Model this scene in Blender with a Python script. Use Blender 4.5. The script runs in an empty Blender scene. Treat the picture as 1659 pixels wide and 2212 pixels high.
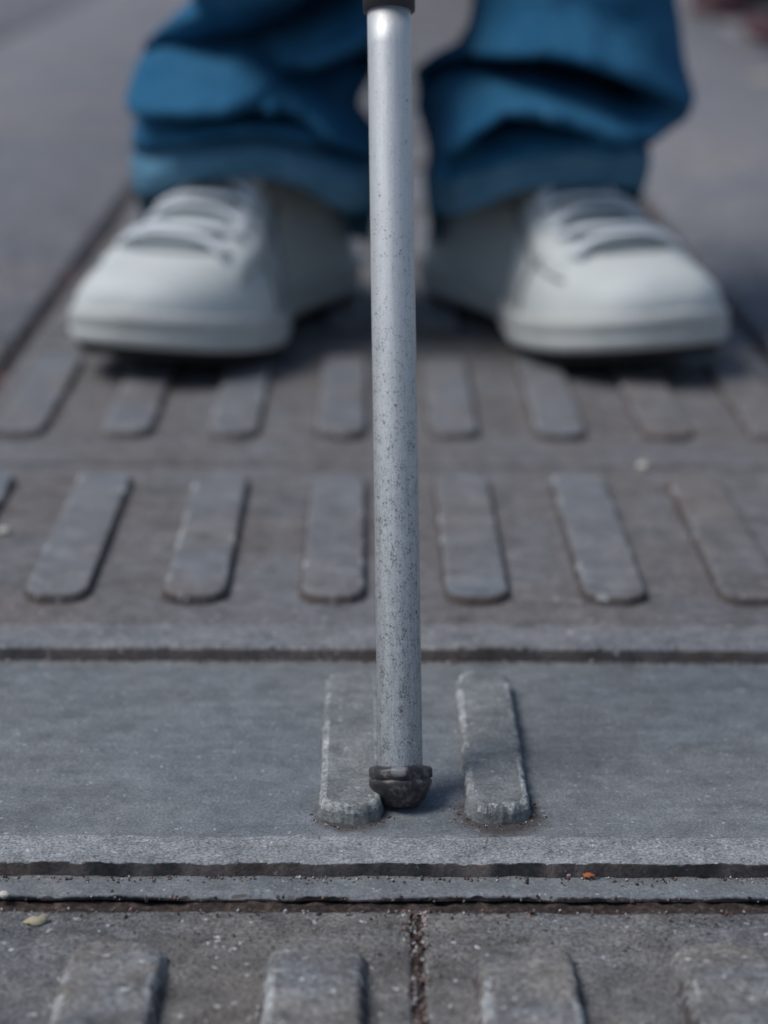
import bpy, bmesh, math, random
import numpy as np
from mathutils import Vector, Matrix
random.seed(7)
R = math.radians
# ---------------------------------------------------------------- camera
S = bpy.context.scene
C = S.collection
FPX, W0, H0 = 4472.0, 1659.0, 2212.0        # focal length and size of the picture in working pixels
CAMH = 0.2767
TH, PSI, RHO = R(17.42), R(0.48), R(0.40)
CAM = Vector((0, 0, CAMH))
fwd = Vector((math.sin(PSI)*math.cos(TH), math.cos(PSI)*math.cos(TH), -math.sin(TH)))
rt = Vector((math.cos(PSI), -math.sin(PSI), 0))
up = rt.cross(fwd)
rt2 = rt*math.cos(RHO) + up*math.sin(RHO)
up2 = up*math.cos(RHO) - rt*math.sin(RHO)
rt, up = rt2, up2
cd = bpy.data.cameras.new('camera'); cam = bpy.data.objects.new('camera', cd); C.objects.link(cam)
cam.matrix_world = Matrix(((rt.x, up.x, -fwd.x, 0), (rt.y, up.y, -fwd.y, 0), (rt.z, up.z, -fwd.z, CAMH), (0, 0, 0, 1)))
cd.sensor_fit = 'VERTICAL'; cd.sensor_height = 36; cd.lens = 36*FPX/H0
cd.clip_start = 0.02; cd.clip_end = 3000
cd.dof.use_dof = True; cd.dof.focus_distance = 0.628; cd.dof.aperture_fstop = 6.9
S.camera = cam
S.render.resolution_x, S.render.resolution_y = 768, 1024

# ---------------------------------------------------------------- world, sun, exposure
SUN_EL, SUN_AZ = R(58), R(-99)               # azimuth from +Y towards +X
w = bpy.data.worlds.new('World'); S.world = w; w.use_nodes = True
nt = w.node_tree; nt.nodes.clear()
sky = nt.nodes.new('ShaderNodeTexSky'); sky.sky_type = 'NISHITA'; sky.sun_disc = False
sky.sun_elevation = SUN_EL; sky.sun_rotation = SUN_AZ; sky.air_density = 1.0; sky.dust_density = 1.2; sky.ozone_density = 1.0
bg = nt.nodes.new('ShaderNodeBackground'); bg.inputs['Strength'].default_value = 0.072
wo = nt.nodes.new('ShaderNodeOutputWorld')
nt.links.new(sky.outputs[0], bg.inputs[0]); nt.links.new(bg.outputs[0], wo.inputs[0])
sl = bpy.data.lights.new('sun', 'SUN'); sl.energy = 1.9; sl.angle = R(27); sl.color = (1, .985, .96)
so = bpy.data.objects.new('sun', sl); C.objects.link(so)
sd = Vector((math.sin(SUN_AZ)*math.cos(SUN_EL), math.cos(SUN_AZ)*math.cos(SUN_EL), math.sin(SUN_EL)))
so.rotation_euler = sd.to_track_quat('Z', 'Y').to_euler(); so.location = (-3, 1, 4)
vs = S.view_settings; vs.view_transform = 'Standard'; vs.look = 'None'; vs.gamma = 1; vs.exposure = 0.17
S.cycles.use_adaptive_sampling = True; S.cycles.max_bounces = 6

# ---------------------------------------------------------------- helpers
def ray(px, py):
    return (fwd + rt*((px-W0/2)/FPX) + up*(-(py-H0/2)/FPX))
def gp(px, py, z=0.0):                       # point of the picture on the level z
    d = ray(px, py); return CAM + d*((z-CAMH)/d.z)
def yp(px, py, Y):                           # point of the picture on the upright plane y = Y
    d = ray(px, py); return CAM + d*(Y/d.y)
def zp(px, py, zc):                          # point at an axial distance
    return CAM + ray(px, py)*zc
FW, RT, UP = (np.array(v) for v in (fwd, rt, up)); CM = np.array(CAM)
def proj(P):
    d = P-CM; zc = d@FW
    return W0/2+FPX*(d@RT)/zc, H0/2-FPX*(d@UP)/zc

def hash2(i, j, seed):
    n = (i*374761393 + j*668265263 + seed*362437) & 0xffffffff
    n = ((n ^ (n >> 13))*1274126177) & 0xffffffff
    return ((n ^ (n >> 16)) & 0xffff)/65535.0
def vnoise(x, y, seed=0):
    xi = np.floor(x).astype(np.int64); yi = np.floor(y).astype(np.int64); fx = x-xi; fy = y-yi
    fx = fx*fx*(3-2*fx); fy = fy*fy*(3-2*fy)
    a = hash2(xi, yi, seed); b = hash2(xi+1, yi, seed); c = hash2(xi, yi+1, seed); d = hash2(xi+1, yi+1, seed)
    return (a*(1-fx)+b*fx)*(1-fy)+(c*(1-fx)+d*fx)*fy-.5
def fbm(x, y, scale, oct=4, seed=0):
    t = 0; a = 1
    for k in range(oct):
        t = t + a*vnoise(x/scale, y/scale, seed+k*17); a *= .55; scale *= .47
    return t
def sstep(a, b, x):
    t = np.clip((x-a)/(b-a), 0, 1); return t*t*(3-2*t)

def link(name, me, mat=None, parent=None, smooth=True):
    o = bpy.data.objects.new(name, me); C.objects.link(o)
    if mat: me.materials.append(mat)
    if parent: o.parent = parent
    if smooth: me.polygons.foreach_set('use_smooth', [True]*len(me.polygons))
    return o
def mesh_np(name, V, F, mat=None, parent=None, smooth=True):
    me = bpy.data.meshes.new(name)
    V = np.asarray(V, dtype=np.float32); F = np.asarray(F, dtype=np.int32)
    n, k = F.shape
    me.vertices.add(len(V)); me.vertices.foreach_set('co', V.ravel())
    me.loops.add(n*k); me.loops.foreach_set('vertex_index', F.ravel())
    me.polygons.add(n); me.polygons.foreach_set('loop_start', np.arange(n, dtype=np.int32)*k)
    me.update(calc_edges=True); me.validate()
    return link(name, me, mat, parent, smooth)
def grid_faces(nr, nc, closed=False, off=0):
    i = np.arange(nr-1)[:, None]; j = np.arange(nc if closed else nc-1)[None, :]
    j2 = (j+1) % nc
    a = i*nc+j; b = i*nc+j2; c = (i+1)*nc+j2; d = (i+1)*nc+j
    return np.stack([a, b, c, d], -1).reshape(-1, 4)+off
def tag(o, label=None, cat=None, group=None, kind=None):
    if label: o['label'] = label
    if cat: o['category'] = cat
    if group: o['group'] = group
    if kind: o['kind'] = kind
    return o
def empty(name, loc=(0, 0, 0), rz=0, parent=None):
    o = bpy.data.objects.new(name, None); C.objects.link(o); o.location = loc; o.rotation_euler = (0, 0, rz)
    o.empty_display_size = .05
    if parent: o.parent = parent
    return o
def tube_data(pts, rad, n=12, caps=True, flat=1.0, nrm=None):
    pts = [Vector(p) for p in pts]; V = []; m = len(pts)
    if not hasattr(rad, '__len__'): rad = [rad]*m
    ref = Vector(nrm) if nrm is not None else Vector((.31, .2, .93))
    for i, p in enumerate(pts):
        t = (pts[min(i+1, m-1)]-pts[max(i-1, 0)]).normalized()
        u = (ref-t*ref.dot(t)).normalized(); v = t.cross(u)
        for k in range(n):
            a = 2*math.pi*k/n; V.append(p+u*math.cos(a)*rad[i]*flat+v*math.sin(a)*rad[i])
    F = grid_faces(m, n, True).tolist()
    return [tuple(v) for v in V], F, n, m
def tube(name, pts, rad, mat, parent=None, n=12, flat=1.0, nrm=None):
    V, F, n, m = tube_data(pts, rad, n, True, flat, nrm)
    F = [list(f) for f in F]+[list(range(n))[::-1], list(range((m-1)*n, m*n))]
    me = bpy.data.meshes.new(name); me.from_pydata(V, [], F); me.update()
    return link(name, me, mat, parent)
def merge_tubes(name, lst, mat, parent=None, **kw):
    V = []; F = []
    for pts, rad in lst:
        v, f, n, m = tube_data(pts, rad, **kw); o = len(V)
        V += v; F += [[i+o for i in q] for q in f]+[[i+o for i in range(n)][::-1], [i+o for i in range((m-1)*n, m*n)]]
    me = bpy.data.meshes.new(name); me.from_pydata(V, [], F); me.update()
    return link(name, me, mat, parent)

# ---------------------------------------------------------------- materials
class NB:
    def __init__(s, name):
        s.m = bpy.data.materials.new(name); s.m.use_nodes = True; s.t = s.m.node_tree; s.t.nodes.clear()
        s.out = s.n('ShaderNodeOutputMaterial'); s.b = s.n('ShaderNodeBsdfPrincipled'); s.l(s.b.outputs[0], s.out.inputs[0])
    def n(s, t): return s.t.nodes.new(t)
    def l(s, a, b): s.t.links.new(a, b)
    def pos(s, obj=False):
        if obj: return s.n('ShaderNodeTexCoord').outputs['Object']
        return s.n('ShaderNodeNewGeometry').outputs['Position']
    def scaled(s, v, sc):
        m = s.n('ShaderNodeMapping'); m.inputs['Scale'].default_value = sc; s.l(v, m.inputs['Vector']); return m.outputs[0]
    def noise(s, v, sc, det=4, rough=.55):
        x = s.n('ShaderNodeTexNoise'); x.inputs['Scale'].default_value = sc; x.inputs['Detail'].default_value = det
        x.inputs['Roughness'].default_value = rough; s.l(v, x.inputs['Vector']); return x.outputs['Fac']
    def vor(s, v, sc, feat='F1'):
        x = s.n('ShaderNodeTexVoronoi'); x.inputs['Scale'].default_value = sc; x.feature = feat; s.l(v, x.inputs['Vector']); return x
    def ramp(s, f, stops):
        r = s.n('ShaderNodeValToRGB'); e = r.color_ramp.elements
        while len(e) < len(stops): e.new(.5)
        for q, (p, c) in zip(e, stops): q.position = p; q.color = (c, c, c, 1) if not hasattr(c, '__len__') else (*c, 1)
        s.l(f, r.inputs[0]); return r.outputs[0]
    def mix(s, f, a, b, mode='MIX'):
        m = s.n('ShaderNodeMix'); m.data_type = 'RGBA'; m.blend_type = mode
        for sock, v in ((m.inputs[0], f), (m.inputs[6], a), (m.inputs[7], b)):
            if isinstance(v, (int, float)): sock.default_value = v
            elif hasattr(v, '__len__'): sock.default_value = (*v, 1)
            else: s.l(v, sock)
        return m.outputs[2]
    def math(s, op, a, b=0.0):
        m = s.n('ShaderNodeMath'); m.operation = op
        for sock, v in ((m.inputs[0], a), (m.inputs[1], b)):
            if isinstance(v, (int, float)): sock.default_value = v
            else: s.l(v, sock)
        return m.outputs[0]
    def bump(s, h, st, dist, prev=None):
        b = s.n('ShaderNodeBump'); b.inputs['Strength'].default_value = st; b.inputs['Distance'].default_value = dist
        s.l(h, b.inputs['Height'])
        if prev is not None: s.l(prev, b.inputs['Normal'])
        return b.outputs[0]
    def done(s, col=None, rough=.8, metal=0, normal=None, spec=None):
        if col is not None:
            if hasattr(col, '__len__'): s.b.inputs['Base Color'].default_value = (*col, 1)
            else: s.l(col, s.b.inputs['Base Color'])
        if isinstance(rough, (int, float)): s.b.inputs['Roughness'].default_value = rough
        else: s.l(rough, s.b.inputs['Roughness'])
        s.b.inputs['Metallic'].default_value = metal
        if spec is not None: s.b.inputs['Specular IOR Level'].default_value = spec
        if normal is not None: s.l(normal, s.b.inputs['Normal'])
        return s.m

def concrete(name, base, warm, speck=.5, fine=900, rough=.75, bumpd=.0006, blot=14, contrast=1.0, streak=0, spots=()):
    k = NB(name); p = k.pos()
    big = k.noise(p, blot, 6, .6)
    c = k.mix(k.ramp(big, [(.35, 0.), (.68, 1.)]), base, warm)
    st = k.noise(k.scaled(p, (1, 1.6, 1)), 38, 7, .68)
    c = k.mix(.62*contrast, c, k.ramp(st, [(.30, .26), (.48, .5), (.70, .66)]), 'OVERLAY')
    med = k.noise(p, 120, 6, .7)
    c = k.mix(.75*contrast, c, k.ramp(med, [(.3, .32), (.7, .68)]), 'OVERLAY')
    if streak:
        c = k.mix(streak, c, k.ramp(k.noise(k.scaled(p, (1, 9, 1)), 22, 7, .75), [(.32, .40), (.5, .5), (.68, .60)]), 'OVERLAY')
        sc_ = k.noise(k.scaled(p, (1, 30, 1)), 60, 3, .6); c = k.mix(k.math('MULTIPLY', k.ramp(sc_, [(.66, 0.), (.72, 1.)]), .2), c, (.30, .31, .32))
    for sx, sy, sz, sr in spots:
        vd = k.n('ShaderNodeVectorMath'); vd.operation = 'DISTANCE'; k.l(p, vd.inputs[0]); vd.inputs[1].default_value = (sx, sy, sz)
        dd = k.math('ADD', vd.outputs['Value'], k.math('MULTIPLY', k.math('SUBTRACT', k.noise(p, 130, 5, .7), .5), .012))
        c = k.mix(k.math('MULTIPLY', k.ramp(k.math('DIVIDE', dd, sr*2), [(.30, 1.), (.5, 0.)]), .8), c, (.055, .040, .034))
    g = k.noise(p, fine, 3, .8)
    c = k.mix(.8*speck, c, k.ramp(g, [(.32, .12), (.5, .5), (.68, .95)]), 'OVERLAY')
    v = k.vor(k.mix(.0012, p, k.vor(p, 900).outputs['Color'], 'ADD'), fine*.55)
    sep = k.n('ShaderNodeSeparateColor'); k.l(v.outputs['Color'], sep.inputs[0])
    pale = k.math('MULTIPLY', k.ramp(v.outputs['Distance'], [(.22, 1.), (.42, 0.)]), k.ramp(sep.outputs[0], [(.945, 0.), (.96, 1.)]))
    dark = k.math('MULTIPLY', k.ramp(v.outputs['Distance'], [(.25, 1.), (.5, 0.)]), k.ramp(sep.outputs[1], [(.93, 0.), (.95, 1.)]))
    c = k.mix(k.math('MULTIPLY', pale, speck), c, (.62, .62, .62))
    c = k.mix(k.math('MULTIPLY', dark, speck*.6), c, (.05, .045, .045))
    n1 = k.bump(k.noise(p, 160, 6, .7), .5, bumpd*2.5)
    n2 = k.bump(g, .6, bumpd, n1)
    return k.done(c, k.ramp(med, [(.3, rough-.1), (.7, rough+.1)]), 0, n2, .35)

M = {}
M['front'] = concrete('rough_grey_concrete', (.160, .163, .168), (.185, .168, .152), 1.0, 800, .8, .0010, 14, 1.5)
M['front_bar'] = concrete('worn_grey_concrete', (.185, .190, .198), (.230, .208, .185), 1.0, 700, .8, .0011, 40, 1.5)
M['plate_edge'] = concrete('gritty_grey_concrete', (.245, .258, .272), (.285, .29, .295), 1.0, 1100, .8, .0005, 40)
M['plate_bar'] = concrete('scuffed_grey_concrete', (.19, .20, .205), (.235, .24, .235), .6, 900, .7, .0005, 30)
M['tile'] = concrete('brownish_grey_concrete', (.182, .182, .192), (.158, .140, .132), .6, 800, .75, .0005, 11, 1.15)
M['tile_bar'] = concrete('bluish_grey_concrete', (.185, .198, .218), (.205, .190, .185), .5, 800, .65, .0004, 16, .9)
M['low_bar'] = concrete('brownish_worn_concrete', (.185, .184, .190), (.185, .165, .155), .6, 800, .7, .0005, 16, 1.1)
M['lip'] = concrete('rubbed_grey_concrete', (.200, .208, .222), (.225, .22, .22), .7, 800, .75, .0005, 30, .9)
M['pave'] = concrete('smooth_stone_paving', (.185, .194, .216), (.245, .228, .232), .7, 260, .75, .0008, 7, 1.6)

M['worn'] = concrete('abraded_pale_concrete', (.27, .28, .285), (.42, .43, .42), 1.0, 900, .8, .0006, 90)
M['riser'] = concrete('dirt_and_shade_concrete', (.090, .083, .085), (.12, .095, .085), .5, 700, .9, .0006, 30)  # dirt on the risers; also painted shade on the bar sides
k = NB('joint_dirt'); p = k.pos()
M['dirt'] = k.done(k.ramp(k.noise(p, 350, 5, .7), [(.35, (.016, .011, .010)), (.52, (.045, .030, .025)), (.70, (.14, .105, .09))]), .95, 0,
                   k.bump(k.noise(p, 500, 5, .7), .8, .001))
k = NB('edge_dirt'); p = k.pos()
M['edge_dirt'] = k.done(k.ramp(k.noise(p, 25, 5, .7), [(.35, (.03, .027, .03)), (.55, (.06, .048, .048)), (.70, (.17, .085, .07))]), .95)

# ---------------------------------------------------------------- ground levels and lines, all measured on the picture
ZA, ZP, ZF = 0.0, -0.0062, -0.0114                     # guiding tiles, plain tile, nearest tiles
YA0 = gp(829, 1396, ZA).y                              # near edge of the row of guiding tiles
YAB = gp(829, 1004, ZA).y
PITCH = YAB-YA0
XC = .05*.29*1.0                                       # centre joint
TW = .2185                                             # tile width with its joint
YP1 = YA0                                              # far edge of the plain tile
YP_lip = gp(829, 1808, ZP).y
YP_edge = gp(829, 1869, ZP).y
YP_led = gp(829, 1938, ZF+.001).y
YF1 = gp(829, 1969, ZF).y                              # far edge of the nearest tiles

def slab_mesh(name, xs, ys, zfun, mat, parent=None, depth=.03, edge=.0012, seed=0, rough_edge=.0005, amp=.0003):
    xs = np.asarray(xs); ys = np.asarray(ys)
    X, Y = np.meshgrid(xs, ys)
    x0, x1, y0, y1 = xs[0], xs[-1], ys[0], ys[-1]
    Z = zfun(X, Y)+amp*fbm(X, Y, .012, 4, seed)+amp*.7*fbm(X, Y, .0025, 2, seed+5)
    d = np.minimum(np.minimum(X-x0, x1-X), np.minimum(Y-y0, y1-Y))
    dn = d+rough_edge*2.2*fbm(X, Y, .004, 3, seed+9)
    Z = Z-edge*.9*(1-sstep(0, edge, np.maximum(dn, 0)))
    # wavering border
    wx = np.where(np.abs(X-x0) < 1e-9, 1, 0)-np.where(np.abs(X-x1) < 1e-9, 1, 0)
    wy = np.where(np.abs(Y-y0) < 1e-9, 1, 0)-np.where(np.abs(Y-y1) < 1e-9, 1, 0)
    nz = rough_edge*(1+2*fbm(X+Y*.3, Y*0, .010, 4, seed+3))
    X2 = X+wx*np.abs(nz); Y2 = Y+wy*np.abs(nz)
    V = np.stack([X2, Y2, Z], -1).reshape(-1, 3)
    nr, nc = X.shape
    F = grid_faces(nr, nc)
    # skirt
    loop = list(range(nc))+[i*nc+nc-1 for i in range(1, nr)]+[(nr-1)*nc+j for j in range(nc-2, -1, -1)]+[i*nc for i in range(nr-2, 0, -1)]
    B = V[loop].copy(); B[:, 2] = B[:, 2]*.5-.5*depth; B2 = V[loop].copy(); B2[:, 2] = -depth
    n = len(loop); o1 = len(V); o2 = o1+n
    V = np.vstack([V, B, B2]); L = np.array(loop); i = np.arange(n); j = (i+1) % n
    SF = np.vstack([np.stack([L[j], L[i], o1+i, o1+j], -1), np.stack([o1+j, o1+i, o2+i, o2+j], -1)])
    return mesh_np(name, V, np.vstack([F, SF]), mat, parent)

def bar_mesh(name, cx, y0, y1, w, z0, H, mat, parent, side=.0014, r=None, step=.0009, seed=0, chip=.0006, worn=None, ramp_far=0):
    """a raised bar with rounded ends: rings that shrink from its outline to its spine"""
    hw = w/2; r = r or .42*w; cy = (y0+y1)/2; hl = (y1-y0)/2
    nper = max(8, int(hl*2/step)); ncor = max(5, int(1.57*r/step)); nend = max(4, int(2*(hw-r)/step)+2)
    rings = []
    offs = [(0, -.002), (0, 0), (side*.5, H*.55), (side*.85, H*.90), (side+.0006, H*.985), (side+.0016, H)]
    o = side+.0032
    while o < hw-.0006: offs.append((o, H)); o += max(step*1.6, .0016)
    offs.append((hw, H))
    for off, h in offs:
        a, b, rr = hw-off, hl-off, max(r-off, .0002); a = max(a, 0)
        rr = min(rr, a)
        P = []
        def arc(cx_, cy_, a0):
            for q in range(ncor):
                t = a0+math.pi/2*q/(ncor-1); P.append((cx_+rr*math.cos(t), cy_+rr*math.sin(t)))
        def seg(p, q, n):
            for i in range(1, n): P.append((p[0]+(q[0]-p[0])*i/n, p[1]+(q[1]-p[1])*i/n))
        arc(a-rr, b-rr, 0); seg((a-rr, b), (-a+rr, b), nend)
        arc(-a+rr, b-rr, math.pi/2); seg((-a, b-rr), (-a, -b+rr), nper)
        arc(-a+rr, -b+rr, math.pi); seg((-a+rr, -b), (a-rr, -b), nend)
        arc(a-rr, -b+rr, 1.5*math.pi); seg((a, -b+rr), (a, b-rr), nper)
        P = np.array(P); rings.append(np.column_stack([P[:, 0]+cx, P[:, 1]+cy, np.full(len(P), h)]))
    V = np.vstack(rings); nr = len(rings); nc = len(rings[0])
    x, y, h = V[:, 0].copy(), V[:, 1].copy(), V[:, 2].copy()
    edge = np.repeat([1 if 1 <= i <= 4 else (.35 if i == 5 else 0) for i in range(nr)], nc)
    n1 = fbm(x, y, .006, 4, seed); n2 = fbm(x+9, y, .0022, 3, seed+4)
    dirx = np.clip((cx-x)/hw, -1, 1); diry = np.where(y > cy, -1, 1)*(np.abs(y-cy) > hl-r)
    pull = edge*chip*(np.abs(n1)*2.0+n2*1.2)
    V[:, 0] += dirx*pull; V[:, 1] += diry*pull*1.3
    if ramp_far:
        h = np.where(h > 0, h*(.38+.62*sstep(0, ramp_far, y1-y)), h); H = H*1.0
        top = h > 0
    else: top = h > H*.5
    V[:, 2] = z0+h+np.where(top, -edge*chip*np.maximum(n2+n1, 0)*1.6+.00022*n1+.00012*n2, 0)
    F = grid_faces(nr, nc, True)
    ob = mesh_np(name, V, F, mat, parent)
    if worn:
        ob.data.materials.append(M['worn']); ri = np.repeat(np.arange(nr-1), nc); fc = V[F].mean(1)
        wv = fbm(fc[:, 0], fc[:, 1], .010, 4, seed+60)
        ob.data.polygons.foreach_set('material_index', ((ri >= 2) & (ri <= 4) & (wv > worn) & ((fc[:, 1] < y1-ramp_far*.8) | (ramp_far == 0))).astype(np.int32))
    return ob

def dirt_shade_sides(ob, thr=.55, zmax=None):  # steep faces take the dark colour: dirt on risers, painted shade on bars
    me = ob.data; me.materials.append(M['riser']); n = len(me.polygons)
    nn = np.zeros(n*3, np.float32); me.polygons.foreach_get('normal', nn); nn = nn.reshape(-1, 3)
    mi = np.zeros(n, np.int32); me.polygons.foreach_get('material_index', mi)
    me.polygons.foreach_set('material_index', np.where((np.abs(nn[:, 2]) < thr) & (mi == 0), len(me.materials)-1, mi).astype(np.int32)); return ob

# base under everything, large enough to reach the horizon
def sheet(name, x0, x1, y0, y1, z, mat, nx=2, ny=2):
    X, Y = np.meshgrid(np.linspace(x0, x1, nx), np.linspace(y0, y1, ny))
    return mesh_np(name, np.stack([X, Y, np.full_like(X, z)], -1).reshape(-1, 3), grid_faces(ny, nx), mat)
g = sheet('ground', -900, 900, -900, 900, -.034, M['pave']); tag(g, 'grey paved ground of the square reaching to the horizon', kind='structure')
XL, XR = XC-TW-.004, XC+TW+.004
d = sheet('joint_bed', XL-.02, XR+.02, .2, 9, -.0165, M['dirt'], 60, 300); tag(d, 'dark earth bedding between the paving tiles', kind='structure')

# smooth stone slabs either side of the guiding strip
def pavement():
    V = []; F = []
    def slab(x0, x1, y0, y1, z):
        o = len(V); b = .004
        for (xx, yy, zz) in ((x0, y0, z-.03), (x1, y0, z-.03), (x1, y1, z-.03), (x0, y1, z-.03), (x0, y0, z-b), (x1, y0, z-b), (x1, y1, z-b), (x0, y1, z-b),
                             (x0+b, y0+b, z), (x1-b, y0+b, z), (x1-b, y1-b, z), (x0+b, y1-b, z)): V.append((xx, yy, zz))
        for k in range(4):
            q = (k+1) % 4; F.append((o+k, o+q, o+4+q, o+4+k)); F.append((o+4+k, o+4+q, o+8+q, o+8+k))
        F.append((o+8, o+9, o+10, o+11))
    rnd = random.Random(3)
    for side in (-1, 1):
        x = XL-.0065 if side < 0 else XR+.0065
        for c in range(14):
            wdt = .60 if c else .38
            xa, xb = (x-wdt, x) if side < 0 else (x, x+wdt)
            x = x+side*(wdt+.010)
            yy = gp(100, 118, 0).y-1.912*3+(c % 2)*.4+(.0 if side < 0 else .7)
            while yy < 14:
                slab(xa, xb, yy, yy+.946, .001+rnd.uniform(-.0012, .0012)); yy += .956
    return mesh_np('pavement', V, F, M['pave'], None, False)
tag(pavement(), 'smooth purplish grey stone slabs either side of the tactile strip', kind='structure')
X, Y = np.meshgrid(np.linspace(XL-.02, XR+.02, 700), np.linspace(YF1-.003, YP_led+.003, 14))
o = mesh_np('joint_filling', np.stack([X, Y, ZF-.0014+.0016*fbm(X, Y, .008, 4, 5)], -1).reshape(-1, 3), grid_faces(14, 700), M['dirt'])
tag(o, 'dark brown earth in the open joint before the stepped smooth tile', kind='structure')
X, Y = np.meshgrid(np.linspace(XC-.004, XC+.004, 8), np.linspace(YF1-.22, YF1+.001, 500))
o = mesh_np('joint_filling', np.stack([X, Y, ZF-.0013+.0016*fbm(X, Y, .007, 4, 15)], -1).reshape(-1, 3), grid_faces(500, 8), M['dirt'])
tag(o, 'brown earth in the crumbling joint between the two nearest tiles', kind='structure')
for x, nm in ((XL-.003, 'left'), (XR+.003, 'right')):
    X, Y = np.meshgrid(np.linspace(x-.005, x+.005, 6), np.linspace(.2, 8, 900))
    Z = -.006+.003*fbm(X, Y, .01, 3, 5)
    o = mesh_np('joint_filling', np.stack([X, Y, Z], -1).reshape(-1, 3), grid_faces(900, 6), M['edge_dirt'])
    tag(o, 'reddish brown dirt filling the joint along the %s edge of the tactile strip' % nm, kind='structure')

QA, QB = gp(760, 1778, ZP), gp(1082, 1778, ZP)
M['plate'] = concrete('smooth_grey_concrete', (.180, .198, .215), (.205, .210, .212), .6, 1100, .62, .00045, 9, .75, .6, ((QB.x, QB.y+.005, ZP, .0175), (QA.x, QA.y+.005, ZP, .0130)))
# guiding tiles: column centres of the bars
BARX = [XC+(-3.5+i)*.0543+(.0018 if i > 3 else -.0010) for i in range(8)]
def guide_tile(col, y0, y1, z, bar0, bar1, step, mat, bmat, bw, bh, fine, seed, chip, ylist=None, lipfun=None):
    global YLIPA
    x0 = XC-TW+.001 if col == 0 else XC+.0012; x1 = XC-.0012 if col == 0 else XC+TW-.001
    t = empty('tactile_tile', ((x0+x1)/2, (y0+y1)/2, z)); t['kind'] = 'structure'
    xs = np.arange(x0, x1+step/2, step); ys = np.arange(y0, y1+step/2, step) if ylist is None else ylist
    zf = lipfun or (lambda X, Y: z+0*X)
    top = slab_mesh('tile_slab', xs, ys, zf, mat, None, .03, .0012 if fine else .003, seed, .0003 if fine else .001)
    if lipfun:
        top.data.materials.append(M['lip']); m_ = np.zeros(len(top.data.polygons)*3, np.float32); top.data.polygons.foreach_get('center', m_); m_ = m_.reshape(-1, 3)
        nz_ = np.zeros(len(top.data.polygons)*3, np.float32); top.data.polygons.foreach_get('normal', nz_); nz_ = nz_.reshape(-1, 3)[:, 2]
        top.data.polygons.foreach_set('material_index', ((nz_ > .55) & (m_[:, 1] < YLIPA+.0009*fbm(m_[:, 0], m_[:, 0]*0,      .02, 3, 3))).astype(np.int32))
    if fine: dirt_shade_sides(top)
    top.parent = t; top.matrix_parent_inverse = Matrix.Translation(-t.location)
    for i in range(4):
        low = z == ZA and col == 1 and i > 1
        b = bar_mesh('raised_bar', BARX[col*4+i], bar0, bar1, bw, z, bh*(.95 if low else 1), M['low_bar'] if low else bmat, None, .0026 if z < -.005 else .0018, None, max(step, .0009), seed+30+i, chip, .02 if z < -.005 else (.45 if low else .25), .032 if z < -.005 else 0)
        dirt_shade_sides(b, .35 if z < -.005 else .6)  # shade of the bar sides put into their colour along with packed dirt
        b.parent = t; b.matrix_parent_inverse = Matrix.Translation(-t.location)
    return t

# nearest row
yb1 = gp(829, 2026, ZF+.002).y
for col, lab in ((0, 'gritty tactile tile nearest the camera, left of the crumbling joint'), (1, 'gritty tactile tile nearest the camera, right of the crumbling joint')):
    t = guide_tile(col, YF1-.2165, YF1, ZF, yb1-.176, yb1, .0009, M['front'], M['front_bar'], .0290, .0066, True, 11+col*40, .0005); t['label'] = lab
for col in (0, 1):
    t = guide_tile(col, YF1-.2165-PITCH, YF1-.2195, ZF, YF1-.2195-.197, YF1-.2195-.025, .003, M['front'], M['front_bar'], .0270, .0040, False, 17+col*40, .0005)
    t['label'] = 'gritty tactile tile under the camera, %s column' % ('left' if col == 0 else 'right')
# rows beyond the plain tile
YBAR0 = gp(829, 1309, ZA).y; YBAR1 = gp(829, 1022, ZA+.003).y
ROWN = ['first', 'second', 'third', 'fourth', 'fifth', 'sixth', 'seventh', 'eighth', 'ninth', 'tenth', 'eleventh', 'twelfth', 'thirteenth', 'fourteenth', 'fifteenth', 'sixteenth', 'seventeenth', 'eighteenth']
def lipA(X, Y):
    yl = YLIPA
    return ZA-.0006*(1-sstep(yl-.0006, yl+.0006, Y+.0004*fbm(X, Y*0, .02, 3, 3)))
YLIPA = gp(829, 1349, ZA).y
for row in range(18):
    y0 = YA0+row*PITCH; b0 = YBAR0+row*PITCH; b1 = YBAR1+row*PITCH
    st = .0012 if row == 0 else (.0025 if row < 3 else .006)
    for col in (0, 1):
        t = guide_tile(col, y0+(.0008 if row else 0), y0+PITCH-.0032, ZA, b0, b1, st, M['tile'], M['tile_bar'],   .0272, .0040, row < 3, 101+row*7+col*3, .00022, None, lipA if row == 0 else None)
        t['label'] = 'tactile tile with four bars, %s row past the cane tip, %s column' % (ROWN[row], 'left' if col == 0 else 'right')

# plain tile with two bars, stepped near edge
pt = empty('plain_tile', (XC, (YP_lip+YP1)/2, ZP)); tag(pt, 'smooth grey tile with two bars that the cane tip stands on', kind='structure')
xs = np.arange(XC-TW, XC+TW+.0005, .0011)
def keep(o, par): o.parent = par; o.matrix_parent_inverse = Matrix.Translation(-par.location); return o
ys = np.concatenate([np.linspace(YP_lip, YP1+.002, 110)])
keep(slab_mesh('tile_slab', xs, ys, lambda X, Y: ZP+0*X-.0004*np.exp(-((Y-YP1+.006)/.004)**2), M['plate'], None, .03, .0004, 301, 0, .00016), pt)
ys = np.concatenate([np.linspace(YP_edge, YP_lip, 34)])
keep(dirt_shade_sides(slab_mesh('tile_lip', xs, ys, lambda X, Y: ZP+.0005+0*X+.0002*fbm(X, Y, .004, 3, 8), M['plate_edge'], None, .03, .0007, 331, .00045, .0005)), pt)
ys = np.concatenate([np.linspace(YP_led, YP_edge+.002, 26)])
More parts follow.
